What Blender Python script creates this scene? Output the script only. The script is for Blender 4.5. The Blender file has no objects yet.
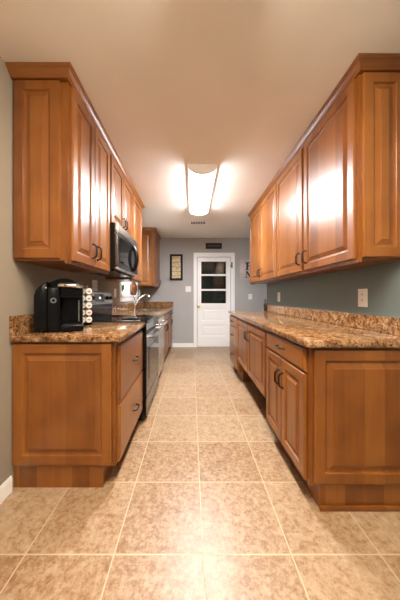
import bpy, bmesh, math, random
from mathutils import Vector, Matrix
random.seed(4)
SC = bpy.context.scene
COL = SC.collection
PI = math.pi

# ------------------------------------------------------------------ camera
cam_d = bpy.data.cameras.new('camera')
cam = bpy.data.objects.new('camera', cam_d)
COL.objects.link(cam)
cam.location = (0, 0, 1.142)
cam.rotation_euler = (PI / 2, 0, 0)
cam_d.sensor_width = 36
cam_d.lens = 227 / 600 * 36
cam_d.shift_x = 8.5 / 600
cam_d.shift_y = -3 / 600
cam_d.clip_start = 0.02
SC.camera = cam

# ------------------------------------------------------------------ world, exposure
w = bpy.data.worlds.new('World')
SC.world = w
w.use_nodes = True
w.node_tree.nodes['Background'].inputs[0].default_value = (1.0, 0.95, 0.88, 1)
w.node_tree.nodes['Background'].inputs[1].default_value = 2.6
SC.view_settings.view_transform = 'Standard'
SC.view_settings.look = 'None'
SC.view_settings.gamma = 1
SC.view_settings.use_curve_mapping = False
SC.view_settings.exposure = 1.4
FAR_LAMP = 45.0
NEAR_LAMP = 40.0
# soft fill lamp added unseen behind the camera to brighten the near end
ld = bpy.data.lights.new('fill_lamp', 'AREA')
ld.shape = 'DISK'
ld.size = 0.7
ld.energy = 18
ld.color = (1.0, 0.86, 0.68)
lo_ = bpy.data.objects.new('fill_lamp', ld)
COL.objects.link(lo_)
lo_.location = (0.1, -1.7, 2.35)


# ------------------------------------------------------------------ node helpers
def new_mat(name):
    m = bpy.data.materials.new(name)
    m.use_nodes = True
    nt = m.node_tree
    return m, nt, nt.nodes['Principled BSDF']


def plain(name, col, rough=0.5, metal=0.0, coat=0.0, spec=0.5, emit=None, trans=0.0):
    m, nt, b = new_mat(name)
    b.inputs['Base Color'].default_value = (*col, 1)
    b.inputs['Roughness'].default_value = rough
    b.inputs['Metallic'].default_value = metal
    b.inputs['Coat Weight'].default_value = coat
    b.inputs['Specular IOR Level'].default_value = spec
    b.inputs['Transmission Weight'].default_value = trans
    if emit:
        b.inputs['Emission Color'].default_value = (*emit[0], 1)
        b.inputs['Emission Strength'].default_value = emit[1]
    return m


def N(nt, kind, **kw):
    n = nt.nodes.new(kind)
    for k, v in kw.items():
        if k in ('inp',):
            for a, b in v.items():
                n.inputs[a].default_value = b
        else:
            setattr(n, k, v)
    return n


def ramp(nt, stops):
    r = nt.nodes.new('ShaderNodeValToRGB')
    e = r.color_ramp.elements
    while len(e) < len(stops):
        e.new(0.5)
    for i, (p, c) in enumerate(stops):
        e[i].position = p
        e[i].color = (*c, 1)
    return r


def math_n(nt, op, a, b=None):
    n = nt.nodes.new('ShaderNodeMath')
    n.operation = op
    for i, v in enumerate((a, b)):
        if v is None:
            continue
        if hasattr(v, 'links'):
            nt.links.new(v, n.inputs[i])
        else:
            n.inputs[i].default_value = v
    return n.outputs[0]


def wood(name, dark, mid, light, rough=0.34, grain='z'):
    m, nt, b = new_mat(name)
    L = nt.links.new
    tc = N(nt, 'ShaderNodeTexCoord')
    oi = N(nt, 'ShaderNodeObjectInfo')
    sep = N(nt, 'ShaderNodeSeparateXYZ')
    L(tc.outputs['Object'], sep.inputs[0])
    off = math_n(nt, 'MULTIPLY', oi.outputs['Random'], 37.0)
    if grain == 'z':
        across = math_n(nt, 'ADD', sep.outputs[0], sep.outputs[1])
        along = sep.outputs[2]
    else:
        across = sep.outputs[2]
        along = math_n(nt, 'ADD', sep.outputs[0], sep.outputs[1])
    # glued-up strips
    strip = math_n(nt, 'FLOOR', math_n(nt, 'MULTIPLY', math_n(nt, 'ADD', across, off), 9.5))
    wn = N(nt, 'ShaderNodeTexWhiteNoise', noise_dimensions='1D')
    L(strip, wn.inputs['W'])
    comb = N(nt, 'ShaderNodeCombineXYZ')
    L(math_n(nt, 'MULTIPLY', math_n(nt, 'ADD', across, off), 26.0), comb.inputs[0])
    L(math_n(nt, 'MULTIPLY', along, 1.6), comb.inputs[1])
    L(math_n(nt, 'MULTIPLY', strip, 3.7), comb.inputs[2])
    no = N(nt, 'ShaderNodeTexNoise', inp={'Scale': 1.0, 'Detail': 5.0, 'Roughness': 0.6, 'Distortion': 0.5})
    L(comb.outputs[0], no.inputs['Vector'])
    bl = N(nt, 'ShaderNodeTexNoise', inp={'Scale': 5.0, 'Detail': 2.0})
    L(tc.outputs['Object'], bl.inputs['Vector'])
    f = math_n(nt, 'ADD', math_n(nt, 'MULTIPLY', no.outputs[0], 0.30),
               math_n(nt, 'ADD', math_n(nt, 'MULTIPLY', wn.outputs['Value'], 0.28),
                      math_n(nt, 'MULTIPLY', bl.outputs[0], 0.40)))
    r = ramp(nt, [(0.22, dark), (0.5, mid), (0.78, light)])
    L(f, r.inputs[0])
    L(r.outputs[0], b.inputs['Base Color'])
    b.inputs['Roughness'].default_value = rough
    b.inputs['Coat Weight'].default_value = 0.18
    b.inputs['Coat Roughness'].default_value = 0.28
    return m


def granite(name):
    m, nt, b = new_mat(name)
    L = nt.links.new
    tc = N(nt, 'ShaderNodeTexCoord')
    n1 = N(nt, 'ShaderNodeTexNoise', inp={'Scale': 20.0, 'Detail': 6.0, 'Roughness': 0.7, 'Distortion': 0.7})
    n2 = N(nt, 'ShaderNodeTexNoise', inp={'Scale': 70.0, 'Detail': 4.0, 'Roughness': 0.7})
    v = N(nt, 'ShaderNodeTexVoronoi', inp={'Scale': 130.0})
    for n in (n1, n2, v):
        L(tc.outputs['Object'], n.inputs['Vector'])
    r1 = ramp(nt, [(0.30, (0.05, 0.022, 0.010)), (0.43, (0.23, 0.110, 0.045)), (0.55, (0.38, 0.225, 0.115)),
                   (0.72, (0.58, 0.43, 0.29))])
    L(n1.outputs[0], r1.inputs[0])
    r2 = ramp(nt, [(0.36, (0.10, 0.06, 0.035)), (0.47, (0.75, 0.7, 0.62)), (0.6, (1.0, 0.97, 0.9))])
    L(n2.outputs[0], r2.inputs[0])
    mx = N(nt, 'ShaderNodeMixRGB', blend_type='MULTIPLY', inp={0: 0.9})
    L(r1.outputs[0], mx.inputs[1])
    L(r2.outputs[0], mx.inputs[2])
    sepc = N(nt, 'ShaderNodeSeparateColor')
    L(v.outputs['Color'], sepc.inputs[0])
    r3 = ramp(nt, [(0.0, (0.25, 0.18, 0.12)), (0.16, (0.9, 0.88, 0.85)), (0.9, (1.15, 1.1, 1.05))])
    L(sepc.outputs[0], r3.inputs[0])
    mx2 = N(nt, 'ShaderNodeMixRGB', blend_type='MULTIPLY', inp={0: 0.75})
    L(mx.outputs[0], mx2.inputs[1])
    L(r3.outputs[0], mx2.inputs[2])
    L(mx2.outputs[0], b.inputs['Base Color'])
    b.inputs['Roughness'].default_value = 0.13
    return m


def tile_floor(name):
    m, nt, b = new_mat(name)
    L = nt.links.new
    g = N(nt, 'ShaderNodeNewGeometry')
    sep = N(nt, 'ShaderNodeSeparateXYZ')
    L(g.outputs['Position'], sep.inputs[0])
    P, X0, Y0, HW = 0.3935, 0.050, 1.007, 0.003

    def line(c, o):
        t = math_n(nt, 'FRACT', math_n(nt, 'DIVIDE', math_n(nt, 'ADD', c, 40 * P - o + P / 2), P))
        d = math_n(nt, 'ABSOLUTE', math_n(nt, 'SUBTRACT', t, 0.5))
        return math_n(nt, 'LESS_THAN', d, HW / P)

    def cell(c, o):
        return math_n(nt, 'FLOOR', math_n(nt, 'DIVIDE', math_n(nt, 'ADD', c, 40 * P - o), P))
    gr = math_n(nt, 'MAXIMUM', line(sep.outputs[0], X0), line(sep.outputs[1], Y0))
    cx, cy = cell(sep.outputs[0], X0), cell(sep.outputs[1], Y0)
    idn = math_n(nt, 'ADD', math_n(nt, 'MULTIPLY', cx, 7.31), math_n(nt, 'MULTIPLY', cy, 3.17))
    wn = N(nt, 'ShaderNodeTexWhiteNoise', noise_dimensions='1D')
    L(idn, wn.inputs['W'])
    n1 = N(nt, 'ShaderNodeTexNoise', noise_dimensions='4D',
           inp={'Scale': 20.0, 'Detail': 7.0, 'Roughness': 0.75, 'Distortion': 0.4})
    n2 = N(nt, 'ShaderNodeTexNoise', inp={'Scale': 46.0, 'Detail': 6.0, 'Roughness': 0.75})
    L(g.outputs['Position'], n1.inputs['Vector'])
    L(idn, n1.inputs['W'])
    L(g.outputs['Position'], n2.inputs['Vector'])
    f = math_n(nt, 'ADD', math_n(nt, 'MULTIPLY', n1.outputs[0], 0.46),
               math_n(nt, 'ADD', math_n(nt, 'MULTIPLY', n2.outputs[0], 0.48),
                      math_n(nt, 'MULTIPLY', wn.outputs['Value'], 0.06)))
    r = ramp(nt, [(0.36, (0.14, 0.064, 0.024)), (0.45, (0.27, 0.155, 0.078)), (0.53, (0.365, 0.248, 0.152)),
                  (0.68, (0.49, 0.38, 0.265))])
    L(f, r.inputs[0])
    mx = N(nt, 'ShaderNodeMixRGB', inp={2: (0.52, 0.40, 0.27, 1)})
    L(gr, mx.inputs[0])
    L(r.outputs[0], mx.inputs[1])
    L(mx.outputs[0], b.inputs['Base Color'])
    ro = math_n(nt, 'ADD', math_n(nt, 'MULTIPLY', gr, 0.35), math_n(nt, 'ADD', 0.27, math_n(nt, 'MULTIPLY', n2.outputs[0], 0.18)))
    L(ro, b.inputs['Roughness'])
    bp = N(nt, 'ShaderNodeBump', inp={'Strength': 0.25, 'Distance': 0.004})
    hgt = math_n(nt, 'SUBTRACT', math_n(nt, 'MULTIPLY', n2.outputs[0], 0.6), gr)
    L(hgt, bp.inputs['Height'])
    L(bp.outputs[0], b.inputs['Normal'])
    return m


def painted(name, col, rough=0.6, var=0.06, bump=0.05):
    m, nt, b = new_mat(name)
    L = nt.links.new
    g = N(nt, 'ShaderNodeNewGeometry')
    n = N(nt, 'ShaderNodeTexNoise', inp={'Scale': 2.0, 'Detail': 3.0})
    L(g.outputs['Position'], n.inputs['Vector'])
    c0 = tuple(c * (1 - var) for c in col)
    r = ramp(nt, [(0.3, c0), (0.7, col)])
    L(n.outputs[0], r.inputs[0])
    L(r.outputs[0], b.inputs['Base Color'])
    b.inputs['Roughness'].default_value = rough
    n2 = N(nt, 'ShaderNodeTexNoise', inp={'Scale': 260.0, 'Detail': 2.0})
    L(g.outputs['Position'], n2.inputs['Vector'])
    bp = N(nt, 'ShaderNodeBump', inp={'Strength': bump, 'Distance': 0.001})
    L(n2.outputs[0], bp.inputs['Height'])
    L(bp.outputs[0], b.inputs['Normal'])
    return m


def brushed(name, col, rough=0.28):
    m, nt, b = new_mat(name)
    L = nt.links.new
    tc = N(nt, 'ShaderNodeTexCoord')
    mp = N(nt, 'ShaderNodeMapping', inp={'Scale': (2.0, 2.0, 180.0)})
    n = N(nt, 'ShaderNodeTexNoise', inp={'Scale': 3.0, 'Detail': 3.0})
    L(tc.outputs['Object'], mp.inputs[0])
    L(mp.outputs[0], n.inputs['Vector'])
    b.inputs['Base Color'].default_value = (*col, 1)
    b.inputs['Metallic'].default_value = 1
    L(math_n(nt, 'ADD', rough - 0.05, math_n(nt, 'MULTIPLY', n.outputs[0], 0.1)), b.inputs['Roughness'])
    return m


M = {
    'wood': wood('honey maple', (0.115, 0.031, 0.005), (0.228, 0.074, 0.0115), (0.335, 0.127, 0.024)),
    'wood_h': wood('honey maple drawer', (0.115, 0.031, 0.005), (0.228, 0.074, 0.0115), (0.335, 0.127, 0.024), grain='h'),
    'wood_in': wood('maple underside', (0.34, 0.15, 0.04), (0.48, 0.24, 0.075), (0.58, 0.32, 0.11), rough=0.45),
    'granite': granite('brown granite'),
    'floor': tile_floor('mottled beige tile'),
    'ceiling': painted('ceiling paint', (0.90, 0.865, 0.82), 0.75),
    'wall_grey': painted('grey wall paint', (0.42, 0.41, 0.405)),
    'wall_left': painted('warm-lit grey wall paint', (0.32, 0.27, 0.215)),  # back wall's grey with the warm lamp light put into its tint
    'wall_blue': painted('blue grey wall paint', (0.150, 0.198, 0.205)),
    'white': painted('white trim paint', (0.90, 0.90, 0.90), 0.35, 0.01, 0.0),
    'plate': plain('white plastic plate', (0.86, 0.85, 0.82), 0.35),
    'slot': plain('dark slot', (0.03, 0.028, 0.025), 0.5, spec=0.2),
    'bronze': plain('oil rubbed bronze', (0.014, 0.009, 0.007), 0.35, 0.3, spec=0.35),
    'brass': plain('brass', (0.72, 0.47, 0.15), 0.2, 1.0),
    'chrome': plain('chrome', (0.80, 0.79, 0.77), 0.12, 1.0),
    'steel': brushed('brushed steel', (0.52, 0.50, 0.47)),
    'dark_steel': brushed('dark steel', (0.17, 0.165, 0.16), 0.24),
    'black': plain('black plastic', (0.004, 0.004, 0.005), 0.22, spec=0.22),
    'black_matte': plain('black matte plastic', (0.006, 0.006, 0.006), 0.5, spec=0.2),
    'black_glass': plain('black glass', (0.006, 0.006, 0.007), 0.05, spec=0.35),
    'pane_dark': plain('door glass', (0.9, 0.95, 0.95), 0.0, trans=1.0),
    'frame_black': plain('black frame wood', (0.008, 0.006, 0.005), 0.4, spec=0.15),
    'cap': plain('lamp end cap plastic', (0.72, 0.66, 0.58), 0.4, emit=((1.0, 0.82, 0.66), 0.12)),
    'dark_toe': plain('dark recess', (0.03, 0.015, 0.008), 0.6),
    'lid': plain('white foil lid', (0.80, 0.78, 0.75), 0.35),
    'pod_cup': plain('pod cup plastic', (0.55, 0.50, 0.45), 0.4),
    'red': plain('red label ink', (0.55, 0.04, 0.03), 0.4),
    'orange': plain('orange label ink', (0.65, 0.25, 0.04), 0.4),
    'purple': plain('purple label ink', (0.25, 0.10, 0.25), 0.4),
    'grey_ink': plain('grey label ink', (0.25, 0.24, 0.25), 0.4),
    'plank': wood('whitewashed plank', (0.46, 0.38, 0.38), (0.56, 0.48, 0.475), (0.68, 0.61, 0.60), 0.7, grain='h'),
    'sign_brown': wood('dark stained sign', (0.010, 0.006, 0.004), (0.018, 0.011, 0.007), (0.03, 0.019, 0.011), 0.7, grain='h'),
    'ink_black': plain('black letter paint', (0.01, 0.01, 0.01), 0.5),
    'ink_faint': plain('faint script paint', (0.24, 0.17, 0.14), 0.6),
    'green': plain('leaf green', (0.05, 0.16, 0.03), 0.5),
    'amber': plain('brown glass', (0.14, 0.045, 0.012), 0.15),
    'bottle': plain('dark bottle glass', (0.02, 0.016, 0.012), 0.1),
    'porch': wood('dark porch boards', (0.006, 0.004, 0.003), (0.012, 0.008, 0.005), (0.022, 0.014, 0.009), 0.8),
    'lcd': plain('clock digits', (0.5, 0.6, 0.6), 0.4, emit=((0.7, 0.9, 1.0), 1.5)),
    'far_lens': plain('lit diffuser', (0.9, 0.9, 0.88), 0.4, emit=((0.96, 0.98, 1.0), FAR_LAMP)),
    'near_lens': plain('lit warm diffuser', (0.9, 0.88, 0.84), 0.4, emit=((1.0, 0.86, 0.68), NEAR_LAMP)),
}


def prismatic(m, strength):
    # a prismatic lens throws most of its light downwards
    nt = m.node_tree
    g = N(nt, 'ShaderNodeNewGeometry')
    sep = N(nt, 'ShaderNodeSeparateXYZ')
    nt.links.new(g.outputs['Normal'], sep.inputs[0])
    mr = N(nt, 'ShaderNodeMapRange')
    nt.links.new(sep.outputs[2], mr.inputs['Value'])
    for k, v in (('From Min', -0.15), ('From Max', -0.97), ('To Min', 0.02 * strength), ('To Max', strength)):
        mr.inputs[k].default_value = v
    nt.links.new(mr.outputs[0], nt.nodes['Principled BSDF'].inputs['Emission Strength'])


prismatic(M['far_lens'], FAR_LAMP)
prismatic(M['near_lens'], NEAR_LAMP)


def print_mat():
    m, nt, b = new_mat('yellowed print')
    L = nt.links.new
    tc = N(nt, 'ShaderNodeTexCoord')
    sep = N(nt, 'ShaderNodeSeparateXYZ')
    L(tc.outputs['Object'], sep.inputs[0])
    band = math_n(nt, 'LESS_THAN', math_n(nt, 'FRACT', math_n(nt, 'MULTIPLY', sep.outputs[2], 10.0)), 0.18)
    n = N(nt, 'ShaderNodeTexNoise', inp={'Scale': 26.0, 'Detail': 3.0})
    L(tc.outputs['Object'], n.inputs['Vector'])
    r = ramp(nt, [(0.35, (0.42, 0.30, 0.13)), (0.5, (0.62, 0.49, 0.27)), (0.68, (0.72, 0.62, 0.42))])
    L(n.outputs[0], r.inputs[0])
    mx = N(nt, 'ShaderNodeMixRGB', inp={2: (0.30, 0.24, 0.14, 1)})
    L(math_n(nt, 'MULTIPLY', band, math_n(nt, 'GREATER_THAN', n.outputs[0], 0.47)), mx.inputs[0])
    L(r.outputs[0], mx.inputs[1])
    L(mx.outputs[0], b.inputs['Base Color'])
    b.inputs['Roughness'].default_value = 0.25
    return m


M['print'] = print_mat()

# ------------------------------------------------------------------ mesh helpers
ORG = {}


class MB:
    def __init__(self):
        self.bm = bmesh.new()

    def box(self, x0, x1, y0, y1, z0, z1, bev=0.0, seg=2):
        x0, x1 = min(x0, x1), max(x0, x1)
        y0, y1 = min(y0, y1), max(y0, y1)
        z0, z1 = min(z0, z1), max(z0, z1)
        r = bmesh.ops.create_cube(self.bm, size=1.0)
        vs = r['verts']
        for v in vs:
            v.co = Vector(((x0 + x1) / 2 + v.co.x * (x1 - x0), (y0 + y1) / 2 + v.co.y * (y1 - y0),
                           (z0 + z1) / 2 + v.co.z * (z1 - z0)))
        if bev > 0:
            es = list({e for v in vs for e in v.link_edges})
            bmesh.ops.bevel(self.bm, geom=es, offset=bev, segments=seg, profile=0.5, affect='EDGES')
        return self

    def rings(self, loops, cap0=True, cap1=True, closed=True):
        vr = [[self.bm.verts.new(p) for p in lp] for lp in loops]
        n = len(vr[0])
        for a, b in zip(vr, vr[1:]):
            for i in range(n if closed else n - 1):
                j = (i + 1) % n
                self.bm.faces.new((a[i], a[j], b[j], b[i]))
        if cap0:
            self.bm.faces.new(vr[0][::-1])
        if cap1:
            self.bm.faces.new(vr[-1])
        return self

    def panel(self, O, U, V, Nn, wd, ht, prof):
        """prof: (inset, depth) rings from the back edge to the centre field"""
        O, U, V, Nn = map(Vector, (O, U, V, Nn))
        loops = []
        for ins, d in prof:
            loops.append([O + U * u + V * v + Nn * d for u, v in
                          ((ins, ins), (wd - ins, ins), (wd - ins, ht - ins), (ins, ht - ins))])
        return self.rings(loops)

    def cyl(self, p0, p1, r0, r1=None, seg=20):
        p0, p1 = Vector(p0), Vector(p1)
        r1 = r0 if r1 is None else r1
        d = (p1 - p0).normalized()
        a = d.orthogonal().normalized()
        b = d.cross(a)
        cs = [(math.cos(2 * PI * i / seg), math.sin(2 * PI * i / seg)) for i in range(seg)]
        return self.rings([[p + a * (c * r) + b * (s * r) for c, s in cs] for p, r in ((p0, r0), (p1, r1))])

    def lathe(self, c, prof, seg=24, axis='z'):
        c = Vector(c)
        loops = []
        for r, h in prof:
            lp = []
            for i in range(seg):
                t = 2 * PI * i / seg
                q = (r * math.cos(t), r * math.sin(t), h)
                if axis == 'y':
                    q = (q[0], -h, q[1])
                elif axis == 'x':
                    q = (h, q[0], q[1])
                lp.append(c + Vector(q))
            loops.append(lp)
        return self.rings(loops)

    def tube(self, pts, r, seg=10, flat=None):
        pts = [Vector(p) for p in pts]
        loops = []
        ref = None
        for i, p in enumerate(pts):
            d = (pts[min(i + 1, len(pts) - 1)] - pts[max(i - 1, 0)]).normalized()
            if ref is None:
                ref = d.orthogonal().normalized()
            a = (ref - d * ref.dot(d)).normalized()
            ref = a
            b = d.cross(a)
            rr = r[i] if isinstance(r, (list, tuple)) else r
            loops.append([p + a * (math.cos(2 * PI * k / seg) * rr) + b * (math.sin(2 * PI * k / seg) * rr)
                          for k in range(seg)])
        return self.rings(loops)

    def prism(self, poly, axis, a, b, bev=0.0):
        """poly of 2D points extruded along axis ('x','y','z') from a to b"""
        def P(u, v, t):
            return {'x': (t, u, v), 'y': (u, t, v), 'z': (u, v, t)}[axis]
        v0 = [self.bm.verts.new(P(u, v, a)) for u, v in poly]
        v1 = [self.bm.verts.new(P(u, v, b)) for u, v in poly]
        n = len(poly)
        fs = [self.bm.faces.new((v0[i], v0[(i + 1) % n], v1[(i + 1) % n], v1[i])) for i in range(n)]
        fs.append(self.bm.faces.new(v0[::-1]))
        fs.append(self.bm.faces.new(v1))
        if bev > 0:
            es = list(set(fs[-1].edges) | set(fs[-2].edges))
            bmesh.ops.bevel(self.bm, geom=es, offset=bev, segments=2, profile=0.5, affect='EDGES')
        return self

    def build(self, name, mat, parent=None, local=False, smooth=False):
        bm = self.bm
        bmesh.ops.recalc_face_normals(bm, faces=bm.faces[:])
        if parent is None:
            vs = [v.co for v in bm.verts]
            o = Vector(((min(v.x for v in vs) + max(v.x for v in vs)) / 2,
                        (min(v.y for v in vs) + max(v.y for v in vs)) / 2, min(v.z for v in vs)))
        else:
            o = ORG[parent]
        if not (local and parent is not None):
            bmesh.ops.translate(bm, verts=bm.verts[:], vec=-o)
        me = bpy.data.meshes.new(name)
        bm.to_mesh(me)
        bm.free()
        if smooth:
            me.shade_smooth()
            try:
                me.set_sharp_from_angle(angle=math.radians(38))
            except Exception:
                pass
        me.materials.append(M[mat])
        ob = bpy.data.objects.new(name, me)
        COL.objects.link(ob)
        if parent is None:
            ob.location = o
        else:
            ob.parent = parent
        ORG[ob] = o
        return ob


def tag(o, label, cat, group=None):
    o['label'] = label
    o['category'] = cat
    if group:
        o['group'] = group
    return o


def thing(name, loc, label, cat, group=None, rz=0.0):
    o = bpy.data.objects.new(name, None)
    o.empty_display_size = 0.05
    COL.objects.link(o)
    o.location = loc
    o.rotation_euler = (0, 0, rz)
    ORG[o] = Vector(loc)
    return tag(o, label, cat, group)


def struct(o):
    o['kind'] = 'structure'
    return o


def sbox(name, mat, *b):
    return struct(MB().box(*b).build(name, mat))


# ------------------------------------------------------------------ room sizes
XL, XR = -1.067, 1.235
H = 2.485
YB = 5.18
YN = -2.6
XE = 2.6
RE = 3.72          # where the right wall stops

# ------------------------------------------------------------------ room shell
sbox('floor', 'floor', XL - 0.15, XE + 0.15, YN, YB + 0.12, -0.1, 0)
sbox('ceiling', 'ceiling', XL - 0.15, XE + 0.15, YN, YB + 0.12, H, H + 0.1)
WY0, WY1, WZ0, WZ1 = 3.43, 4.37, 1.175, 2.05
mb = MB()
for b in ((YN, WY0, 0, H), (WY1, YB, 0, H), (WY0, WY1, 0, WZ0), (WY0, WY1, WZ1, H)):
    mb.box(XL - 0.14, XL, *b)
struct(mb.build('wall_left', 'wall_left'))
DX0, DX1, DZ1 = 0.125, 0.90, 2.055
mb = MB()
for b in ((XL - 0.14, DX0, 0, H), (DX1, XE, 0, H), (DX0, DX1, DZ1, H)):
    mb.box(b[0], b[1], YB, YB + 0.12, b[2], b[3])
struct(mb.build('wall_back', 'wall_grey'))
sbox('wall_right', 'wall_blue', XR, XR + 0.12, YN, RE, 0, H)
sbox('wall_side', 'wall_grey', XE, XE + 0.12, RE - 0.12, YB, 0, H)
sbox('wall_near', 'wall_blue', XL - 0.14, XR + 0.12, YN - 0.12, YN, 0, H)
sbox('wall_return', 'wall_grey', XR + 0.12, XE + 0.12, RE - 0.12, RE, 0, H)
# dark porch behind the glazed door
mb = MB()
mb.box(-0.3, 1.4, YB + 1.5, YB + 1.55, -0.1, 2.5)
mb.box(-0.35, -0.3, YB + 0.12, YB + 1.55, -0.1, 2.5)
mb.box(1.4, 1.45, YB + 0.12, YB + 1.55, -0.1, 2.5)
mb.box(-0.35, 1.45, YB + 0.12, YB + 1.55, 2.5, 2.55)
mb.box(-0.35, 1.45, YB + 0.12, YB + 1.55, -0.15, -0.1)
struct(mb.build('wall_porch', 'porch'))


def baseboard(name, x0, x1, y0, y1):
    mb = MB()
    mb.box(x0, x1, y0, y1, 0, 0.078)
    sx, sy = (0.003, 0) if abs(x1 - x0) < 0.1 else (0, 0.003)
    mb.box(x0 + sx, x1 - sx, y0 + sy, y1 - sy, 0.078, 0.092)
    return struct(mb.build(name, 'white'))


baseboard('baseboard_left', XL, XL + 0.014, YN, 1.335)
baseboard('baseboard_back', -0.43, 0.045, YB - 0.014, YB)
baseboard('baseboard_far', 0.99, XE, YB - 0.014, YB)

# back door
d = thing('door_1', (0.51, YB, 0), 'x', 'door')
del d['label'], d['category']
d['kind'] = 'structure'
mb = MB()
y0, y1 = YB - 0.022, YB
mb.box(0.050, 0.125, y0, y1, 0, 2.15, 0.004)
mb.box(0.900, 0.984, y0, y1, 0, 2.15, 0.004)
mb.box(0.125, 0.900, y0, y1, 2.055, 2.15, 0.004)
mb.box(0.058, 0.075, y0 - 0.008, y0, 0, 2.14, 0.003)
mb.box(0.958, 0.976, y0 - 0.008, y0, 0, 2.14, 0.003)
mb.box(0.075, 0.958, y0 - 0.008, y0, 2.122, 2.14, 0.003)
mb.build('door_casing', 'white', d)
mb = MB()
sx0, sx1 = 0.135, 0.890
py0, py1 = YB + 0.004, YB + 0.044
gx0, gx1 = 0.222, 0.790
mb.box(sx0, gx0, py0, py1, 0.008, 2.046)
mb.box(gx1, sx1, py0, py1, 0.008, 2.046)
for z0, z1 in ((1.955, 2.046), (1.625, 1.665), (1.285, 1.325), (0.885, 0.998), (0.505, 0.60), (0.008, 0.25)):
    mb.box(gx0, gx1, py0, py1, z0, z1)
for z0, z1 in ((0.60, 0.885), (0.25, 0.505)):
    mb.box(gx0, gx1, py0 + 0.020, py1 - 0.004, z0, z1)
    mb.box(gx0 + 0.045, gx1 - 0.045, py0 + 0.006, py0 + 0.021, z0 + 0.045, z1 - 0.045, 0.006)
mb.build('door_leaf', 'white', d)
for z0, z1 in ((0.998, 1.285), (1.325, 1.625), (1.665, 1.955)):
    MB().box(gx0, gx1, py0 + 0.018, py0 + 0.023, z0, z1).build('pane', 'pane_dark', d)
mb = MB()
mb.lathe((0.160, py0, 0.927), [(0.030, 0), (0.030, 0.006), (0.013, 0.010), (0.011, 0.03), (0.024, 0.038),
                              (0.030, 0.052), (0.026, 0.064), (0.010, 0.070)], axis='y')
mb.build('knob', 'brass', d, smooth=True)
MB().box(0.903, 0.930, y0 - 0.018, y0 - 0.001, 1.80, 1.93, 0.003).box(0.880, 0.905, py0 - 0.012, py0 - 0.001, 1.84, 1.87, 0.002).build('hinge', 'bronze', d)

# kitchen window over the sink
wi = thing('window_1', (XL, (WY0 + WY1) / 2, WZ0), 'x', 'window')
del wi['label'], wi['category']
wi['kind'] = 'structure'
mb = MB()
xo, xi = XL - 0.10, XL - 0.05
mb.box(xo, xi, WY0, WY0 + 0.045, WZ0, WZ1).box(xo, xi, WY1 - 0.045, WY1, WZ0, WZ1)
mb.box(xo, xi, WY0 + 0.045, WY1 - 0.045, WZ0, WZ0 + 0.05).box(xo, xi, WY0 + 0.045, WY1 - 0.045, WZ1 - 0.045, WZ1)
mb.box(xo, xi, WY0 + 0.045, WY1 - 0.045, 1.60, 1.64)
mb.build('sash', 'white', wi)
mb = MB()
mb.box(XL, XL + 0.016, WY0 - 0.055, WY0, WZ0 - 0.03, WZ1 + 0.06).box(XL, XL + 0.016, WY1, WY1 + 0.055, WZ0 - 0.03, WZ1 + 0.06)
mb.box(XL, XL + 0.016, WY0, WY1, WZ1, WZ1 + 0.06)
mb.box(XL, XL + 0.014, WY0 - 0.055, WY1 + 0.055, WZ0 - 0.105, WZ0 - 0.03)
mb.build('window_casing', 'white', wi)
MB().box(XL - 0.05, XL + 0.035, WY0 - 0.06, WY1 + 0.06, WZ0 - 0.028, WZ0, 0.004).build('window_sill', 'white', wi)
MB().box(XL - 0.078, XL - 0.073, WY0 + 0.045, WY1 - 0.045, WZ0 + 0.05, WZ1 - 0.045).build('pane', 'pane_dark', wi)

# ------------------------------------------------------------------ cabinets
RAISED = [(0, -0.019), (0, -0.005), (0.002, -0.001), (0.006, 0), (0.052, 0), (0.054, -0.003), (0.056, -0.0095),
          (0.066, -0.0115), (0.069, -0.0115), (0.094, -0.003), (0.0955, 0.0)]
SLAB = [(0, -0.019), (0, -0.008), (0.003, -0.004), (0.010, -0.002), (0.013, 0)]


def pull(parent, c, along, out, ln=0.10):
    """arched bar pull on a face; c is the point on the face"""
    c, A, O = Vector(c), Vector(along), Vector(out)
    pts = []
    for k in range(13):
        t = math.sin((-1 + 2 * k / 12) * PI / 2)
        pts.append(c + A * (t * ln / 2) + O * (0.004 + 0.026 * (1 - abs(t) ** 6.0)))
    mb = MB()
    mb.tube(pts, [0.0066 if 2 < k < 10 else 0.0056 for k in range(13)], 8)
    for s in (-1, 1):
        q = c + A * (s * ln / 2)
        mb.cyl(q, q + O * 0.010, 0.0085, 0.006, 12)
    return mb.build('handle', 'bronze', parent, smooth=True)


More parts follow.
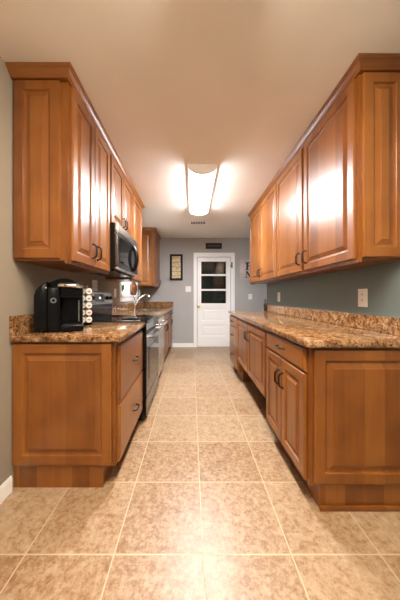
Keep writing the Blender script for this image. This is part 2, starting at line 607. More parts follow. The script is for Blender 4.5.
def cabinet(name, label, sx, xw, xf, y0, y1, z0, z1, openings, toe=None, frame_drop=0.0, hollow=None):
    """sx=+1: back on the left wall; openings: (type, ya, yb, za, zb, handle)"""
    t = thing(name, ((xw + xf) / 2, (y0 + y1) / 2, 0 if toe else z0), label, 'cabinet')
    g = sx * 0.020
    mb = MB().box(xw + sx * 0.003, xf - g, y0, y1, z0, hollow or z1)
    if hollow:        # open above for a basin
        mb.box(xw + sx * 0.003, xf - g, y0, y0 + 0.018, hollow, z1).box(xw + sx * 0.003, xf - g, y1 - 0.018, y1, hollow, z1)
    mb.build('carcass', 'wood', t)
    mb = MB()
    zb = z0 - frame_drop
    mb.box(xf - g, xf, y0, y0 + 0.03, zb, z1).box(xf - g, xf, y1 - 0.03, y1, zb, z1)
    mb.box(xf - g, xf, y0 + 0.03, y1 - 0.03, zb, zb + 0.04).box(xf - g, xf, y0 + 0.03, y1 - 0.03, z1 - 0.035, z1)
    ys = sorted({o[1] for o in openings} | {o[2] for o in openings})
    mb.box(xf - g, xf - sx * 0.004, y0 + 0.03, y1 - 0.03, zb + 0.04, z1 - 0.035)
    mb.build('face_frame', 'wood', t)
    if toe:
        xt = xf - sx * toe
        MB().box(xw + sx * 0.003, xt, y0 + 0.001, y1 - 0.001, 0, z0).build('toe_kick', 'wood', t)
    for kind, ya, yb, za, zc, hd in openings:
        mb = MB().panel((xf + sx * 0.020, ya, za), (0, 1, 0), (0, 0, 1), (sx, 0, 0), yb - ya, zc - za,
                        RAISED if kind == 'door' else SLAB)
        ob = mb.build(kind, 'wood' if kind == 'door' else 'wood_h', t)
        if hd:
            hy, hz, ori = hd
            pull(ob, (xf + sx * 0.020, hy, hz), (0, 0, 1) if ori == 'v' else (0, 1, 0), (sx, 0, 0))
    return t


def end_panel(t, x0, x1, z0, z1, yface):
    x0, x1 = min(x0, x1), max(x0, x1)
    MB().panel((x0, yface, z0), (1, 0, 0), (0, 0, 1), (0, -1, 0), x1 - x0, z1 - z0,
               [(0, -0.018), (0, -0.005), (0.002, -0.001), (0.006, 0), (0.055, 0), (0.057, -0.003), (0.059, -0.0095),
                (0.069, -0.0115), (0.072, -0.0115), (0.099, -0.003), (0.1005, 0)]).build('end_panel', 'wood', t)


CT, CB = 0.914, 0.876          # counter top and underside
# --- left base run
LF = -0.455
t = cabinet('base_cabinet', 'left base cabinet with two deep slab drawers, between near end panel and black range', 1, XL, LF,
            1.360, 2.050, 0.13, 0.872,
            [('drawer', 1.385, 2.035, 0.49, 0.845, (1.735, 0.672, 'h')), ('drawer', 1.385, 2.035, 0.135, 0.48, (1.735, 0.300, 'h'))],
            toe=0.075)
end_panel(t, -1.060, -0.474, 0.146, 0.865, 1.340)
cabinet('base_cabinet', 'left sink base cabinet right after the dishwasher, under the chrome faucet', 1, XL, LF,
        3.446, 4.330, 0.13, 0.872,
        [('drawer', 3.47, 3.88, 0.735, 0.85, None), ('drawer', 3.90, 4.31, 0.735, 0.85, None),
         ('door', 3.47, 3.88, 0.15, 0.72, (3.845, 0.62, 'v')), ('door', 3.90, 4.31, 0.15, 0.72, (3.935, 0.62, 'v'))], toe=0.075, hollow=0.70)
cabinet('base_cabinet', 'last base cabinet of the left run, touching the grey back wall', 1, XL, LF,
        4.332, 5.150, 0.13, 0.872,
        [('drawer', 4.355, 4.735, 0.735, 0.85, (4.545, 0.79, 'h')), ('drawer', 4.755, 5.13, 0.735, 0.85, (4.94, 0.79, 'h')),
         ('door', 4.355, 4.735, 0.15, 0.72, (4.70, 0.62, 'v')), ('door', 4.755, 5.13, 0.15, 0.72, (4.79, 0.62, 'v'))], toe=0.075)
# --- right base run
RF = 0.632
RW = XR
t = cabinet('base_cabinet', 'nearest right base cabinet with one drawer over two doors and a big end panel', -1, RW, RF,
            1.222, 1.874, 0.13, 0.872,
            [('drawer', 1.240, 1.862, 0.735, 0.862, (1.55, 0.80, 'h')),
             ('door', 1.240, 1.547, 0.145, 0.722, (1.515, 0.585, 'v')), ('door', 1.553, 1.862, 0.145, 0.722, (1.585, 0.585, 'v'))],
            toe=0.058)
end_panel(t, 0.653, 1.225, 0.148, 0.860, 1.202)
MB().box(0.684, 1.225, 1.206, 1.221, 0, 0.024, 0.003).build('shoe_strip', 'wood', t)
t = cabinet('base_cabinet', 'middle right base cabinet of two full doors, raised well above the floor', -1, RW, RF,
            1.876, 3.050, 0.285, 0.872,
            [('door', 1.895, 2.462, 0.300, 0.845, (2.43, 0.72, 'v')), ('door', 2.472, 3.035, 0.300, 0.845, (2.505, 0.72, 'v'))])
cabinet('base_cabinet', 'right base cabinet of three stacked drawers at the far end of the run', -1, RW, RF,
        3.052, 3.680, 0.13, 0.872,
        [('drawer', 3.07, 3.66, 0.715, 0.855, (3.365, 0.785, 'h')), ('drawer', 3.07, 3.66, 0.450, 0.700, (3.365, 0.585, 'h')),
         ('drawer', 3.07, 3.66, 0.150, 0.438, (3.365, 0.300, 'h'))], toe=0.058)
# --- left uppers
LU = -0.740
UB, UT = 1.360, 2.430
t = cabinet('wall_cabinet', 'nearest left wall cabinet with two tall doors, above the coffee maker', 1, XL, LU,
            1.360, 2.030, UB, UT,
            [('door', 1.385, 1.692, 1.366, 2.425, (1.655, 1.475, 'v')), ('door', 1.702, 2.012, 1.366, 2.425, (1.739, 1.475, 'v'))],
            frame_drop=0.016)
end_panel(t, -1.055, -0.782, 1.372, 2.428, 1.342)
cabinet('wall_cabinet', 'short left wall cabinet with two small doors, directly above the microwave', 1, XL, LU,
        2.032, 2.796, 1.815, UT,
        [('door', 2.05, 2.408, 1.822, 2.425, (2.375, 1.915, 'v')), ('door', 2.418, 2.778, 1.822, 2.425, (2.450, 1.915, 'v'))])
t = cabinet('wall_cabinet', 'narrow single-door left wall cabinet between the microwave and the window', 1, XL, LU,
            2.798, 3.330, UB, UT,
            [('door', 2.815, 3.312, 1.366, 2.425, None)], frame_drop=0.016)
t = cabinet('wall_cabinet', 'farthest left wall cabinet in the back corner, past the window', 1, XL, LU,
            4.440, 5.160, UB, UT,
            [('door', 4.455, 5.14, 1.366, 2.425, (5.10, 1.475, 'v'))], frame_drop=0.016)
end_panel(t, -1.055, -0.765, 1.372, 2.428, 4.422)
# --- right uppers
RU = 0.969
t = cabinet('wall_cabinet', 'nearest right wall cabinet with two tall doors and a raised end panel', -1, RW, RU,
            1.315, 2.545, UB, UT,
            [('door', 1.330, 1.925, 1.366, 2.425, (1.885, 1.475, 'v')), ('door', 1.960, 2.535, 1.366, 2.425, (2.000, 1.475, 'v'))],
            frame_drop=0.016)
end_panel(t, 0.985, 1.228, 1.372, 2.428, 1.296)
cabinet('wall_cabinet', 'far right wall cabinet with two doors, ending before the plank sign', -1, RW, RU,
        2.547, 3.715, UB, UT,
        [('door', 2.557, 3.135, 1.366, 2.425, (3.100, 1.475, 'v')), ('door', 3.150, 3.700, 1.366, 2.425, (3.185, 1.475, 'v'))],
        frame_drop=0.016)

# crown mouldings on the wall cabinets
CROWN = [(-0.020, 2.4315), (0.004, 2.4315), (0.010, 2.4330), (0.012, 2.440), (0.018, 2.443), (0.026, 2.452), (0.034, 2.464),
         (0.040, 2.467), (0.043, 2.474), (0.046, 2.476), (0.046, 2.4835), (-0.020, 2.4835)]


def crown(label, sx, xw, xf, y0, y1, near=True, far=True):
    rows = []
    if near:
        rows.append([(xw + sx * 0.003, y0 - o, z) for o, z in CROWN])
    rows.append([(xf + sx * o, y0 - (o if near else 0), z) for o, z in CROWN])
    rows.append([(xf + sx * o, y1 + (o if far else 0), z) for o, z in CROWN])
    if far:
        rows.append([(xw + sx * 0.003, y1 + o, z) for o, z in CROWN])
    o = MB().rings(rows).build('crown_molding', 'wood_h')
    tag(o, label, 'molding')


crown('honey wood crown molding along the top of the long left wall cabinets', 1, XL, LU + 0.002, 1.342, 3.330)
crown('short wood crown molding on the corner cabinet past the window', 1, XL, LU + 0.002, 4.422, 5.160, far=False)
crown('honey wood crown molding along the top of the right wall cabinets', -1, XR, RU - 0.002, 1.296, 3.715, far=False)

# ------------------------------------------------------------------ counters
LC = -0.415
t = thing('countertop', (-0.74, 1.7, CB), 'near left granite countertop under the black coffee maker', 'countertop')
MB().box(XL + 0.002, LC, 1.325, 2.053, CB, CT, 0.008, 3).build('slab', 'granite', t, smooth=True)
MB().box(XL + 0.002, XL + 0.022, 1.325, 2.053, CT + 0.0005, 1.030, 0.003).build('backsplash', 'granite', t)
SX0, SX1, SY0, SY1 = -0.93, -0.53, 3.56, 4.26
t = thing('countertop', (-0.74, 4.0, CB), 'far left granite countertop around the sink, beyond the range', 'countertop')
mb = MB()
mb.box(XL + 0.002, SX0, 2.827, 5.178, CB, CT).box(SX1, LC, 2.827, 5.178, CB, CT)
mb.box(SX0, SX1, 2.827, SY0, CB, CT).box(SX0, SX1, SY1, 5.178, CB, CT)
mb.build('slab', 'granite', t)
mb = MB()
mb.box(XL + 0.002, XL + 0.022, 2.827, 5.155, CT + 0.0005, 1.035, 0.003)
mb.box(XL + 0.002, LC, 5.157, 5.177, CT + 0.0005, 1.035, 0.003)
mb.build('backsplash', 'granite', t)
RC = 0.600
t = thing('countertop', (0.92, 2.4, CB), 'long right granite countertop along the blue-grey wall', 'countertop')
MB().prism([(XR - 0.002, 1.183), (RC + 0.012, 1.183), (RC, 1.195), (RC, 3.70), (XR - 0.002, 3.70)], 'z', CB, CT, 0.007).build('slab', 'granite', t, smooth=True)
MB().box(XR - 0.022, XR - 0.002, 1.183, 3.70, CT + 0.0005, 1.018, 0.003).build('backsplash', 'granite', t)

# sink, faucet, dispenser
t = thing('sink', (-0.73, 3.91, 0.73), 'stainless sink basin set in the far left granite counter', 'sink')
mb = MB()
a, b, c, e = SX0 + 0.002, SX1 - 0.002, SY0 + 0.002, SY1 - 0.002
mb.box(a, a + 0.004, c, e, 0.74, CT - 0.002).box(b - 0.004, b, c, e, 0.74, CT - 0.002)
mb.box(a, b, c, c + 0.004, 0.74, CT - 0.002).box(a, b, e - 0.004, e, 0.74, CT - 0.002).box(a, b, c, e, 0.736, 0.742)
mb.build('basin', 'steel', t)
mb = MB()
for q in ((a - 0.016, a + 0.004, c - 0.016, e + 0.016), (b - 0.004, b + 0.016, c - 0.016, e + 0.016)):
    mb.box(q[0], q[1], q[2], q[3], CT + 0.0005, CT + 0.006, 0.002)
for q in ((c - 0.016, c + 0.004), (e - 0.004, e + 0.016)):
    mb.box(a + 0.004, b - 0.004, q[0], q[1], CT + 0.0005, CT + 0.006, 0.002)
mb.build('rim', 'chrome', t)
MB().lathe((-0.73, 3.91, 0.743), [(0.045, 0), (0.045, 0.004), (0.03, 0.004), (0.028, 0.001)]).build('drain', 'chrome', t)
fx, fy = -0.985, 3.91
t = thing('faucet', (fx, fy, CT), 'tall chrome kitchen faucet with an arched spout in front of the window', 'faucet')
MB().lathe((fx, fy, CT + 0.0005), [(0.030, 0), (0.030, 0.008), (0.022, 0.014), (0.015, 0.06), (0.012, 0.235), (0.008, 0.243)]).build('body', 'chrome', t, smooth=True)
pts = [(fx + 0.006, fy, CT + 0.06), (fx + 0.045, fy, CT + 0.13), (fx + 0.10, fy, CT + 0.21), (fx + 0.15, fy, CT + 0.25),
       (fx + 0.20, fy, CT + 0.268), (fx + 0.235, fy, CT + 0.262), (fx + 0.255, fy, CT + 0.235)]
MB().tube(pts, 0.010, 12).build('spout', 'chrome', t, smooth=True)
MB().tube([(fx, fy - 0.01, CT + 0.225), (fx, fy - 0.05, CT + 0.245), (fx, fy - 0.09, CT + 0.25)], 0.007, 8).build('lever', 'chrome', t, smooth=True)
t = thing('soap_dispenser', (-0.985, 4.12, CT), 'small dark brown dispenser standing behind the chrome faucet', 'dispenser')
MB().box(-1.02, -0.95, 4.085, 4.155, CT + 0.0005, CT + 0.115, 0.012, 3).build('bottle', 'amber', t, smooth=True)
MB().cyl((-0.985, 4.12, CT + 0.115), (-0.985, 4.12, CT + 0.15), 0.008).cyl((-0.985, 4.12, CT + 0.15), (-0.94, 4.12, CT + 0.15), 0.006).build('pump', 'bronze', t)

# ------------------------------------------------------------------ range
RY0, RY1 = 2.058, 2.820
t = thing('range', (-0.74, 2.44, 0), 'black electric range with glass cooktop between the left counters', 'range')
MB().box(XL + 0.012, -0.44, RY0, RY1, 0.02, 0.905, 0.003).box(XL + 0.05, -0.52, RY0 + 0.02, RY1 - 0.02, 0, 0.02).build('body', 'black_matte', t)
ck = MB().box(XL + 0.08, -0.405, RY0 + 0.001, RY1 - 0.001, 0.906, 0.922, 0.004).build('cooktop', 'black_glass', t)
for bx, by, br in ((-0.87, 2.25, 0.085), (-0.87, 2.63, 0.105), (-0.60, 2.25, 0.105), (-0.60, 2.63, 0.085)):
    MB().lathe((bx, by, 0.9222), [(br, 0), (br, 0.0006), (br - 0.006, 0.0006), (br - 0.006, 0)]).build('burner_ring', 'dark_steel', ck)
od = MB().box(-0.438, -0.408, RY0 + 0.004, RY1 - 0.004, 0.225, 0.80, 0.004).build('oven_door', 'black_glass', t)
MB().box(-0.4075, -0.405, RY0 + 0.12, RY1 - 0.12, 0.36, 0.66, 0.001).build('window', 'black_glass', od)
MB().box(-0.438, -0.410, RY0 + 0.004, RY1 - 0.004, 0.805, 0.902, 0.004).build('front_trim', 'black_glass', t)
mb = MB()
mb.tube([(-0.362, RY0 + 0.05, 0.770), (-0.352, RY0 + 0.12, 0.770), (-0.348, (RY0 + RY1) / 2, 0.770), (-0.352, RY1 - 0.12, 0.770), (-0.362, RY1 - 0.05, 0.770)], 0.016, 12)
for yy in (RY0 + 0.06, RY1 - 0.06):
    mb.cyl((-0.408, yy, 0.770), (-0.358, yy, 0.770), 0.012)
mb.build('handle', 'steel', od, smooth=True)
MB().box(-0.438, -0.410, RY0 + 0.004, RY1 - 0.004, 0.06, 0.215, 0.004).build('drawer', 'black_glass', t)
cp = MB().prism([(XL + 0.014, 0.906), (XL + 0.078, 0.906), (XL + 0.085, 1.06), (XL + 0.062, 1.205), (XL + 0.014, 1.205)], 'y', RY0 + 0.002, RY1 - 0.002, 0.004).build('backguard', 'black', t)
pA, pB = Vector((XL + 0.086, 0, 1.065)), Vector((XL + 0.0645, 0, 1.198))
nrm = Vector((0.133, 0, 0.0215)).normalized()
up = (pB - pA).normalized()


def on_panel(y0, y1, v0, v1, th):
    lo = []
    for dd in (0.0005, th):
        lo.append([pA + up * v + Vector((0, y, 0)) + nrm * dd for y, v in ((y0, v0), (y1, v0), (y1, v1), (y0, v1))])
    return MB().rings(lo)


on_panel(RY0 + 0.01, RY1 - 0.01, 0.0, 0.130, 0.004).build('control_strip', 'steel', cp)
lo = on_panel(2.32, 2.56, 0.022, 0.110, 0.006).build('display', 'black_glass', cp)
on_panel(2.425, 2.465, 0.058, 0.076, 0.0068).build('clock_digits', 'lcd', lo)
for ky in (2.14, 2.24, 2.64, 2.74):
    c = pA + up * 0.065 + Vector((0, ky, 0)) + nrm * 0.004
    MB().cyl(c, c + nrm * 0.028, 0.021, 0.018, 18).build('knob', 'black', cp, smooth=True)

# ------------------------------------------------------------------ dishwasher
t = thing('dishwasher', (-0.74, 3.13, 0), 'stainless dishwasher next to the black range, under the counter', 'dishwasher')
MB().box(XL + 0.06, -0.450, 2.832, 3.438, 0.10, 0.868).build('tub', 'black_matte', t)
dd = MB().box(-0.449, -0.418, 2.836, 3.434, 0.125, 0.862, 0.004).build('door', 'steel', t)
mb = MB()
mb.tube([(-0.372, 2.89, 0.79), (-0.362, 3.0, 0.79), (-0.360, 3.135, 0.79), (-0.362, 3.27, 0.79), (-0.372, 3.38, 0.79)], 0.014, 12)
for yy in (2.90, 3.37):
    mb.cyl((-0.418, yy, 0.79), (-0.368, yy, 0.79), 0.011)
mb.build('handle', 'chrome', dd, smooth=True)
MB().box(-0.60, -0.53, 2.836, 3.434, 0, 0.10).build('toe_kick', 'black_matte', t)

# ------------------------------------------------------------------ microwave
t = thing('microwave', (-0.87, 2.41, 1.385), 'stainless over-the-range microwave hanging under the short wall cabinet', 'microwave')
MX = -0.690
MB().box(XL + 0.004, MX, 2.036, 2.792, 1.392, 1.811, 0.003).build('body', 'black_matte', t)
dr = MB().box(MX + 0.001, MX + 0.026, 2.038, 2.790, 1.415, 1.735, 0.004).build('door', 'dark_steel', t)
MB().box(MX + 0.0262, MX + 0.030, 2.10, 2.50, 1.460, 1.700, 0.002).build('window', 'black_glass', dr)
MB().box(MX + 0.0262, MX + 0.029, 2.63, 2.775, 1.425, 1.725, 0.002).build('control_panel', 'black_glass', dr)
MB().box(MX + 0.001, MX + 0.027, 2.038, 2.790, 1.738, 1.809, 0.004).build('top_trim', 'steel', t)
MB().lathe((MX + 0.027, 2.42, 1.772), [(0.012, 0), (0.012, 0.002), (0.009, 0.003)], axis='x').build('badge', 'chrome', t)
pts = []
for k in range(13):
    u = -1 + 2 * k / 12
    pts.append((MX + 0.032 + 0.040 * (1 - u * u) , 2.575, 1.575 + u * 0.135))
hm = MB()
hm.tube(pts, 0.019, 12)
hm.cyl((MX + 0.027, 2.575, 1.44), (MX + 0.036, 2.575, 1.44), 0.014).cyl((MX + 0.027, 2.575, 1.71), (MX + 0.036, 2.575, 1.71), 0.014)
hm.build('handle', 'black', dr, smooth=True)
mb = MB().box(MX + 0.001, MX + 0.024, 2.038, 2.790, 1.393, 1.412, 0.003)
mb.build('bottom_trim', 'steel', t)
MB().box(XL + 0.06, MX - 0.02, 2.06, 2.77, 1.376, 1.3915, 0.003).build('vent_grille', 'black', t)

# ------------------------------------------------------------------ coffee maker and pods
cm = thing('coffee_maker', (-0.900, 1.568, CT + 0.001), 'black single-serve coffee maker with silver handle on the near left counter', 'coffee maker', rz=math.radians(25))


def arc_poly(x0, x1, zl, zt, zr, n=12):
    pl = [(x0, 0.0), (x1, 0.0), (x1, zr)]
    for k in range(n + 1):
        u = k / n
        x = x1 + (x0 - x1) * u
        z = zr + (zl - zr) * u + (zt - (zr + zl) / 2) * (1 - (2 * u - 1) ** 2)
        if 0 < k:
            pl.append((x, z))
    return pl


MB().prism(arc_poly(-0.112, 0.135, 0.290, 0.352, 0.305), 'y', -0.03, 0.07, 0.008).build('body', 'black', cm, local=True, smooth=True)
MB().box(-0.066, 0.004, -0.125, -0.031, 0.0, 0.292, 0.010, 3).build('front_column', 'black', cm, local=True, smooth=True)
MB().prism([(-0.140, 0.015), (-0.067, 0.015), (-0.067, 0.324), (-0.090, 0.312), (-0.115, 0.292), (-0.131, 0.268), (-0.140, 0.235)], 'y', -0.110, 0.0, 0.008).build('reservoir', 'black', cm, local=True, smooth=True)
hd = MB().prism([(0.005, 0.222), (0.128, 0.222), (0.138, 0.245), (0.134, 0.300), (0.110, 0.316), (0.005, 0.330)], 'y', -0.128, -0.031, 0.010).build('brew_head', 'black', cm, local=True, smooth=True)
MB().tube([(0.000, -0.142, 0.300), (0.010, -0.148, 0.303), (0.06, -0.152, 0.301), (0.11, -0.148, 0.296), (0.132, -0.140, 0.290)], [0.012, 0.015, 0.014, 0.012, 0.009], 12).build('handle', 'chrome', hd, local=True, smooth=True)
bs = MB().box(0.005, 0.140, -0.135, -0.031, 0.0, 0.045, 0.008, 3).build('drip_base', 'black', cm, local=True, smooth=True)
mb = MB()
for k in range(7):
    mb.box(0.020, 0.125, -0.126 + k * 0.013, -0.120 + k * 0.013, 0.0455, 0.049)
mb.build('drip_grate', 'dark_steel', bs, local=True)
MB().lathe((-0.032, -0.1255, 0.205), [(0.017, 0), (0.017, 0.004), (0.009, 0.004), (0.009, 0.0005)], axis='y').build('badge_ring', 'chrome', cm, local=True)
MB().lathe((-0.032, -0.1255, 0.205), [(0.0095, 0.001), (0.0095, 0.0045)], axis='y').build('badge_center', 'black', cm, local=True)
MB().box(0.108, 0.114, -0.046, -0.034, 0.056, 0.205, 0.002).build('side_strip', 'chrome', cm, local=True)
MB().lathe((-0.075, -0.1105, 0.285), [(0.004, 0), (0.004, 0.002), (0.002, 0.003)], axis='y').build('indicator', 'plate', cm, local=True)

kx, ky = -0.872, 1.87
rk = thing('pod_rack', (kx, ky, CT), 'black upright coffee pod rack beside the coffee maker', 'rack')
MB().lathe((kx, ky, CT + 0.0005), [(0.055, 0), (0.055, 0.006), (0.045, 0.012), (0.012, 0.014)]).build('base', 'black', rk, smooth=True)
MB().cyl((kx, ky, CT + 0.014), (kx, ky, CT + 0.315), 0.010).lathe((kx, ky, CT + 0.315), [(0.014, 0), (0.016, 0.008), (0.008, 0.018)]).build('pole', 'chrome', rk, smooth=True)
pod_rows = [0.046, 0.103, 0.160, 0.217, 0.274]
mb = MB()
base_a = math.atan2(-ky, -kx)          # towards the kitchen's near end
angs = [base_a + math.radians(s) for s in (-24, 24)]
for pz in pod_rows:
    mb.lathe((kx, ky, CT + pz - 0.0275), [(0.011, 0), (0.058, 0), (0.058, 0.0025), (0.011, 0.0025)])
mb.build('tiers', 'black', rk)
rown = ['bottom', 'second lowest', 'middle', 'second highest', 'top']
inks = [('red', 'grey_ink'), ('orange', 'red'), ('red', 'grey_ink'), ('grey_ink', 'purple'), ('grey_ink', 'grey_ink')]
pod0 = {}
for ri, pz in enumerate(pod_rows):
    for si, an in enumerate(angs):
        side = 'left' if si == 0 else 'right'
        p = thing('coffee_pod', (kx + 0.018 * math.cos(an), ky + 0.018 * math.sin(an), CT + pz),
                  'white-lidded coffee pod, %s one of the pair in the %s row of the rack' % (side, rown[ri]), 'coffee pod',
                  'coffee pods in the black rack', rz=an)
        ink = inks[ri][si]
        MB().lathe((0, 0, 0), [(0.016, 0.0), (0.0205, 0.042)], axis='x').build('cup', 'pod_cup', p, local=True, smooth=True)
        lid = MB().lathe((0, 0, 0), [(0.0245, 0.0425), (0.0245, 0.0445), (0.020, 0.0452)], axis='x').build('lid', 'lid', p, local=True)
        mb = MB()
        mb.box(0.0453, 0.0457, -0.012, 0.012, -0.004, 0.005).box(0.0453, 0.0457, -0.007, 0.009, -0.011, -0.008)
        mb.build('print', ink, lid, local=True)

# ------------------------------------------------------------------ ceiling lamps and vent
def fixture(label, y0, y1, xc, lens):
    t = thing('ceiling_light', (xc, (y0 + y1) / 2, H), label, 'ceiling light')
    hw, dp = 0.135, 0.088

    def sect(hw, dp, y):
        return [(xc + hw * math.cos(a), y, H - 0.004 - dp * abs(math.sin(a)) ** 0.75) for a in [PI * k / 16 for k in range(17)]]
    MB().box(xc - 0.145, xc + 0.145, y0, y1, H - 0.004, H - 0.0005).box(xc - 0.147, xc - 0.140, y0 + 0.02, y1 - 0.02, H - 0.028, H - 0.0005).box(xc + 0.140, xc + 0.147, y0 + 0.02, y1 - 0.02, H - 0.028, H - 0.0005).build('base_plate', 'white', t)  # side rails added to hold the lens glow off the ceiling
    MB().rings([sect(hw, dp, y0 + 0.021), sect(hw, dp, y1 - 0.021)]).build('diffuser', lens, t, smooth=True)
    for a, b in ((y0, y0 + 0.020), (y1 - 0.020, y1)):
        MB().rings([sect(0.140, 0.090, a), sect(0.150, 0.100, a + 0.006), sect(0.150, 0.100, b - 0.006), sect(0.140, 0.090, b)]).build('end_cap', 'cap', t)
    return t


fixture('lit wraparound fluorescent ceiling light in the middle of the kitchen', 2.288, 3.46, 0.112, 'far_lens')
fixture('ceiling light at the top edge of the picture, only its end visible', -0.25, 0.945, 0.112, 'near_lens')
t = thing('ceiling_vent', (0.127, 4.09, H), 'white slotted air vent on the ceiling behind the light', 'vent')
mb = MB()
mb.box(-0.026, 0.28, 3.99, 4.01, H - 0.012, H - 0.0005).box(-0.026, 0.28, 4.17, 4.19, H - 0.012, H - 0.0005)
mb.box(-0.026, -0.006, 4.01, 4.17, H - 0.012, H - 0.0005).box(0.26, 0.28, 4.01, 4.17, H - 0.012, H - 0.0005)
mb.build('frame', 'white', t)
MB().box(-0.006, 0.26, 4.01, 4.17, H - 0.003, H - 0.0006).build('backing', 'slot', t)
for k in range(6):
    xx = 0.018 + k * 0.044
    MB().box(xx, xx + 0.016, 4.01, 4.17, H - 0.010, H - 0.0035).build('slat', 'white', t)


# ------------------------------------------------------------------ outlets and switches
def plate(name, label, cat, pos, nrm, across, wd, ht, kinds):
    """kinds: list of 'o' (outlet) or 's' (toggle) gangs side by side"""
    P, Nn, A = Vector(pos), Vector(nrm), Vector(across)
    Z = Vector((0, 0, 1))
    t = thing(name, pos, label, cat)

    def slab(a0, a1, z0, z1, d0, d1):
        lo = []
        for dd in (d0, d1):
            lo.append([P + A * a + Z * z + Nn * dd for a, z in ((a0, z0), (a1, z0), (a1, z1), (a0, z1))])
        return MB().rings(lo)
    slab(-wd / 2, wd / 2, -ht / 2, ht / 2, 0.0006, 0.006).build('cover_plate', 'plate', t)
    n = len(kinds)
    for i, k in enumerate(kinds):
        c = (i - (n - 1) / 2) * 0.046
        if k == 'o':
            for s in (-1, 1):
                f = slab(c - 0.017, c + 0.017, s * 0.020 - 0.014, s * 0.020 + 0.014, 0.0062, 0.009).build('socket', 'plate', t)
                for q in (-0.006, 0.006):
                    slab(c + q - 0.0016, c + q + 0.0016, s * 0.020 - 0.002, s * 0.020 + 0.009, 0.0091, 0.0094).build('slot', 'slot', f)
        else:
            slab(c - 0.005, c + 0.005, -0.012, 0.012, 0.0062, 0.016).build('toggle', 'plate', t)
    return t


EX, EY = (1, 0, 0), (0, 1, 0)
plate('outlet', 'double outlet plate on the left wall above the range back panel', 'outlet', (XL, 2.50, 1.268), EX, EY, 0.125, 0.118, ['o', 'o'])
plate('light_switch', 'single switch plate on the left wall between microwave and window', 'switch', (XL, 3.17, 1.195), EX, EY, 0.085, 0.125, ['s'])
plate('outlet', 'outlet plate on the left wall in the shade below the corner cabinet', 'outlet', (XL, 4.66, 1.225), EX, EY, 0.08, 0.125, ['o'])
plate('light_switch', 'white double switch plate on the back wall left of the door', 'switch', (-0.073, YB, 1.323), (0, -1, 0), EX, 0.125, 0.130, ['s', 's'])
plate('outlet', 'white outlet on the back wall right of the door, below the plank sign', 'outlet', (1.34, YB, 1.15), (0, -1, 0), EX, 0.085, 0.125, ['o'])
plate('outlet', 'larger white outlet on the blue-grey wall nearest the right end panel', 'outlet', (XR, 1.633, 1.136), (-1, 0, 0), EY, 0.085, 0.130, ['o'])
plate('outlet', 'smaller white outlet on the blue-grey wall toward the far counter end', 'outlet', (XR, 3.20, 1.142), (-1, 0, 0), EY, 0.085, 0.130, ['o'])

# ------------------------------------------------------------------ wall pieces on the back wall
t = thing('picture_frame', (-0.345, YB, 1.52), 'tall black framed yellowed print on the back wall left of the door', 'picture')
x0, x1, z0, z1 = -0.492, -0.200, 1.52, 2.115
mb = MB()
fw = 0.048
mb.box(x0, x0 + fw, YB - 0.028, YB - 0.001, z0, z1, 0.004).box(x1 - fw, x1, YB - 0.028, YB - 0.001, z0, z1, 0.004)
mb.box(x0 + fw, x1 - fw, YB - 0.028, YB - 0.001, z0, z0 + fw, 0.004).box(x0 + fw, x1 - fw, YB - 0.028, YB - 0.001, z1 - fw, z1, 0.004)
mb.build('frame', 'frame_black', t)
MB().box(x0 + fw, x1 - fw, YB - 0.012, YB - 0.002, z0 + fw, z1 - fw).build('print', 'print', t)

t = thing('wall_sign', (0.505, YB, 2.24), 'small dark brown sign with faint script hung above the white door', 'sign')
MB().box(0.322, 0.690, YB - 0.020, YB - 0.001, 2.238, 2.372, 0.003).build('board', 'sign_brown', t)
mb = MB()
random.seed(9)
for a, b in ((0.37, 0.46), (0.475, 0.56), (0.575, 0.645)):
    pts = []
    n = 14
    for k in range(n + 1):
        u = k / n
        pts.append((a + (b - a) * u, YB - 0.0215, 2.305 + 0.020 * math.sin(u * 14 + a * 30) * (1.3 if k < 3 else 0.8)))
    mb.tube(pts, 0.0035, 6)
mb.build('script', 'ink_faint', t)

t = thing('wall_sign', (1.33, YB, 1.55), 'whitewashed plank sign with black letters, half behind the far right cabinet', 'sign')
mb = MB()
for k in range(4):
    mb.box(1.105, 1.56, YB - 0.022, YB - 0.001, 1.548 + k * 0.111, 1.548 + k * 0.111 + 0.108, 0.002)
mb.build('board', 'plank', t)
yl0, yl1 = YB - 0.026, YB - 0.0225


def bar(mb, x0, x1, z0, z1):
    mb.box(x0, x1, yl0, yl1, z0, z1)


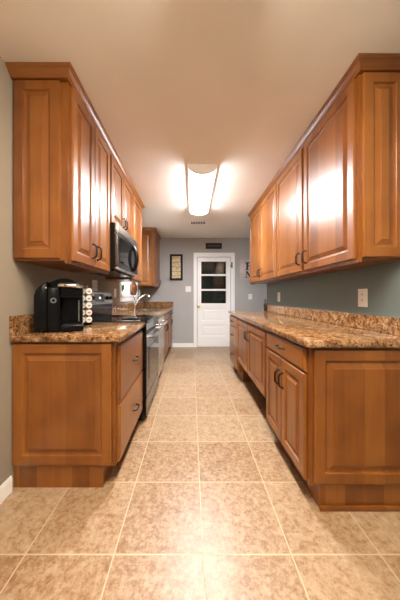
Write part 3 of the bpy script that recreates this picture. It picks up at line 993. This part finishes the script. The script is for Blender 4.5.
mb = MB()
bar(mb, 1.245, 1.285, 1.765, 1.915)
bar(mb, 1.215, 1.355, 1.905, 1.930)
bar(mb, 1.285, 1.330, 1.838, 1.858)
bar(mb, 1.215, 1.305, 1.755, 1.770)
bar(mb, 1.345, 1.355, 1.88, 1.91)
mb.build('letter', 'ink_black', t)
mb = MB()
bar(mb, 1.238, 1.252, 1.585, 1.715)
bar(mb, 1.340, 1.354, 1.585, 1.715)
mb.prism([(1.228, 1.728), (1.275, 1.728), (1.356, 1.585), (1.325, 1.578)], 'y', yl0, yl1)
bar(mb, 1.215, 1.275, 1.575, 1.590)
bar(mb, 1.320, 1.375, 1.712, 1.727)
mb.build('letter', 'ink_black', t)

# ------------------------------------------------------------------ small things
t = thing('bottle', (1.185, 3.645, CT), 'small dark bottle at the far end of the right countertop', 'bottle')
MB().lathe((1.185, 3.645, CT + 0.0005), [(0.024, 0), (0.025, 0.004), (0.025, 0.105), (0.020, 0.125), (0.009, 0.140), (0.009, 0.165)]).build('body', 'bottle', t, smooth=True)
MB().cyl((1.185, 3.645, CT + 0.1655), (1.185, 3.645, CT + 0.19), 0.011).build('cap', 'bronze', t, smooth=True)

t = thing('window_ornament', (XL - 0.012, 4.22, 1.25), 'rounded brown ornament with green top in the window over the sink', 'ornament')
MB().lathe((XL - 0.012, 4.20, WZ0 + 0.001), [(0.030, 0), (0.060, 0.03), (0.078, 0.10), (0.070, 0.17), (0.045, 0.225), (0.02, 0.245)]).build('body', 'amber', t, smooth=True)
mb = MB()
for k in range(9):
    an = k * 2.4
    b0 = Vector((XL - 0.012, 4.20, WZ0 + 0.245))
    tip = b0 + Vector((0.035 * math.cos(an), 0.07 * math.sin(an), 0.05 + 0.03 * (k % 3)))
    mb.tube([b0, (b0 + tip) / 2 + Vector((0, 0, 0.02)), tip], [0.004, 0.013, 0.002], 6)
mb.build('leaves', 'green', t, smooth=True)
t = thing('potted_sprig', (XL - 0.012, 3.56, WZ0), 'small green leafy sprig at the near side of the window sill', 'plant')
MB().lathe((XL - 0.012, 3.56, WZ0 + 0.001), [(0.020, 0), (0.028, 0.05), (0.026, 0.05), (0.02, 0.045)]).build('pot', 'plate', t, smooth=True)
mb = MB()
for k in range(11):
    an = k * 2.4
    b0 = Vector((XL - 0.012, 3.56, WZ0 + 0.046))
    tip = b0 + Vector((0.035 * math.cos(an), 0.06 * math.sin(an), 0.07 + 0.035 * (k % 3)))
    mb.tube([b0, (b0 + tip) / 2 + Vector((0, 0, 0.015)), tip], [0.003, 0.012, 0.002], 6)
mb.build('leaves', 'green', t, smooth=True)
